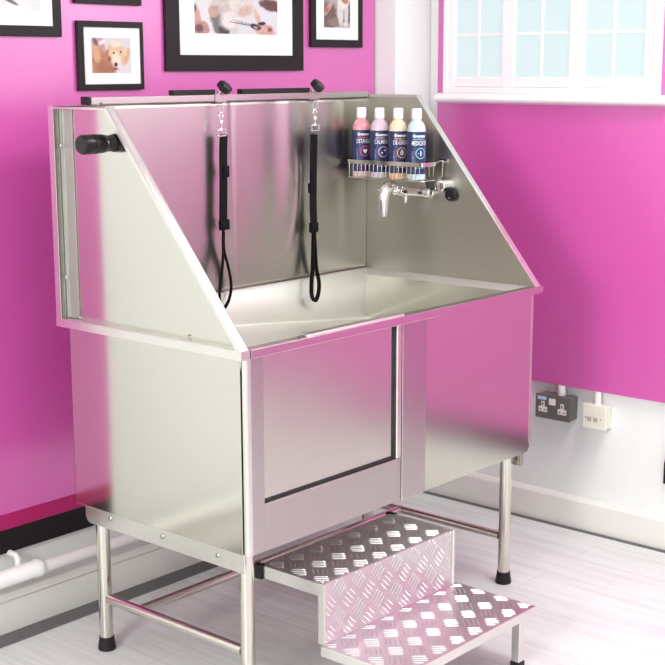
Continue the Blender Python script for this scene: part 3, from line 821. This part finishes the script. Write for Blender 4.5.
# big scissors photo: dog's leg being trimmed
def bgB(u, v): return mixc(srgb(238, 236, 240), srgb(222, 220, 226), vn(u*3, v*3))
p = Paint(bgB)
Z_ = 2.4  # fraction of the print that can be seen is its lower part
p.e(.42, .34, .28, .20, srgb(226, 214, 206), 12, .35, .4).e(.30, .30, .12, .14, srgb(212, 196, 186), 0, .3, .4).e(.60, .28, .10, .06, srgb(220, 180, 160), 25, .4, .4)
p.e(.27, .13, .075, .16, srgb(120, 118, 116), 8, .3, .5).e(.34, .04, .07, .06, srgb(66, 62, 64), 0, .4, .5).e(.22, .26, .06, .07, srgb(196, 160, 140), 30).e(.46, .05, .05, .08, srgb(214, 212, 206), 0, .4)
p.e(.40, .16, .10, .10, srgb(238, 228, 222), 20, .4)
p.e(.02, .20, .05, .16, srgb(214, 160, 140), 12).e(.07, .05, .10, .10, srgb(198, 144, 130), -40).e(.05, .06, .05, .05, srgb(120, 72, 66), -40, .4).e(.0, .29, .02, .05, srgb(60, 40, 44))
p.e(.84, .05, .13, .075, srgb(224, 168, 156), -10, .2, .2).e(.75, .20, .03, .11, srgb(228, 178, 164), 18, .3).e(.90, .06, .03, .03, srgb(170, 80, 80), -30)
p.e(.55, .125, .16, .009, srgb(120, 122, 128), -9, .25, .1).e(.56, .145, .13, .006, srgb(150, 152, 158), -13, .25, .1)
p.e(.72, .095, .07, .035, srgb(38, 34, 38), -14, .2, .3).e(.80, .135, .05, .022, srgb(42, 34, 38), 8, .2).e(.725, .085, .03, .014, srgb(190, 150, 140), -14)
p.e(.93, .36, .16, .07, srgb(112, 66, 62), -12, .2, .2)
picture('largest framed photo, of scissors trimming a dog, above the bath', (.605, 1.222, 1.592, 2.08), (.661, 1.172, 1.641, 2.032), (.728, 1.100, 1.707, 1.965), p.at)
# white and ginger dog on a table
def bgR(u, v): return mixc(srgb(150, 128, 122), srgb(196, 190, 192), vn(u*4, v*6))
p = Paint(bgR)
p.e(.2, .15, .3, .2, srgb(122, 92, 86), 0, .3, .4).e(.5, .08, .35, .06, srgb(150, 128, 118), 0, .3, .5).e(.22, .30, .24, .05, srgb(216, 160, 130), 32).e(.12, .24, .08, .03, srgb(190, 100, 60), 30)
p.e(.95, .25, .10, .20, srgb(80, 90, 92), 0, .3).e(.62, .24, .11, .22, srgb(230, 222, 216), 8).e(.86, .20, .07, .18, srgb(226, 218, 212), -4).e(.76, .42, .22, .16, srgb(238, 232, 228), 0)
p.e(.80, .385, .14, .045, srgb(206, 120, 66), -6).e(.84, .05, .10, .04, srgb(228, 220, 214)).e(.70, .05, .07, .03, srgb(214, 204, 198)).e(.92, .47, .10, .03, srgb(190, 60, 110), 10).e(.3, .45, .15, .10, srgb(170, 190, 205))
picture('narrow framed photo of a white dog with ginger collar, near the wall corner', (1.262, 1.532, 1.670, 2.05), (1.287, 1.512, 1.6955, 2.024), (1.331, 1.468, 1.7365, 1.975), p.at)

# ================================================================== SOCKETS
t = thing('double_socket', 'grey metal double power socket with white conduit on the right wall', 'socket', (XW, .24, .385))
bm = B(1.775, XW-.0003, .176, .312, .388, .470); obj('back_box', bm, M['socket_grey'], t, bevel=.003)
obj('face_plate', B(1.766, 1.7745, .173, .315, .385, .4725), M['socket_grey'], t, bevel=.003)
for y in (.283, .205):
    bm = bmesh.new(); box(bm, 1.7645, 1.7658, y-.0065, y+.0065, .428, .447); box(bm, 1.7645, 1.7658, y-.017, y+.017, .409, .428)
    so = obj('outlet', bm, M['socket_white'], t)
    bm = bmesh.new(); box(bm, 1.7635, 1.7644, y-.002, y+.002, .432, .443); box(bm, 1.7635, 1.7644, y-.012, y-.006, .415, .419); box(bm, 1.7635, 1.7644, y+.006, y+.012, .415, .419)
    obj('pin_holes', bm, M['dark_slot'], so)
obj('switch', B(1.761, 1.7658, .232, .258, .438, .461), M['socket_white'], t, bevel=.0015)
obj('sticker', B(1.7652, 1.7658, .270, .306, .452, .464), M['blue_sticker'], t)
bm = bmesh.new(); tube(bm, [(1.805, .232, .465), (1.805, .232, .5045)], .0145, 20); obj('conduit', bm, M['pipe'], t, smooth=True)
t = thing('data_socket', 'cream square wall socket with two small ports and white conduit', 'socket', (XW, .09, .375))
obj('back_box', B(1.785, XW-.0003, .042, .128, .379, .460), M['socket_cream'], t, bevel=.003)
obj('face_plate', B(1.776, 1.7845, .039, .131, .376, .463), M['socket_cream'], t, bevel=.003)
M['port'] = P('port_plastic', (.45, .42, .34), .5)
for y in (.103, .078): obj('port', B(1.7745, 1.7758, y-.008, y+.008, .404, .418), M['port'], t)
for y in (.117, .059): obj('screw', lathe(bmesh.new(), (1.776, y, .415), (-1, 0, 0), [(0, .0025), (.001, .002), (.001, 0)], 10), M['dark_slot'], t)
bm = bmesh.new(); tube(bm, [(1.805, .088, .455), (1.805, .088, .5045)], .0125, 20); obj('conduit', bm, M['pipe'], t, smooth=True)
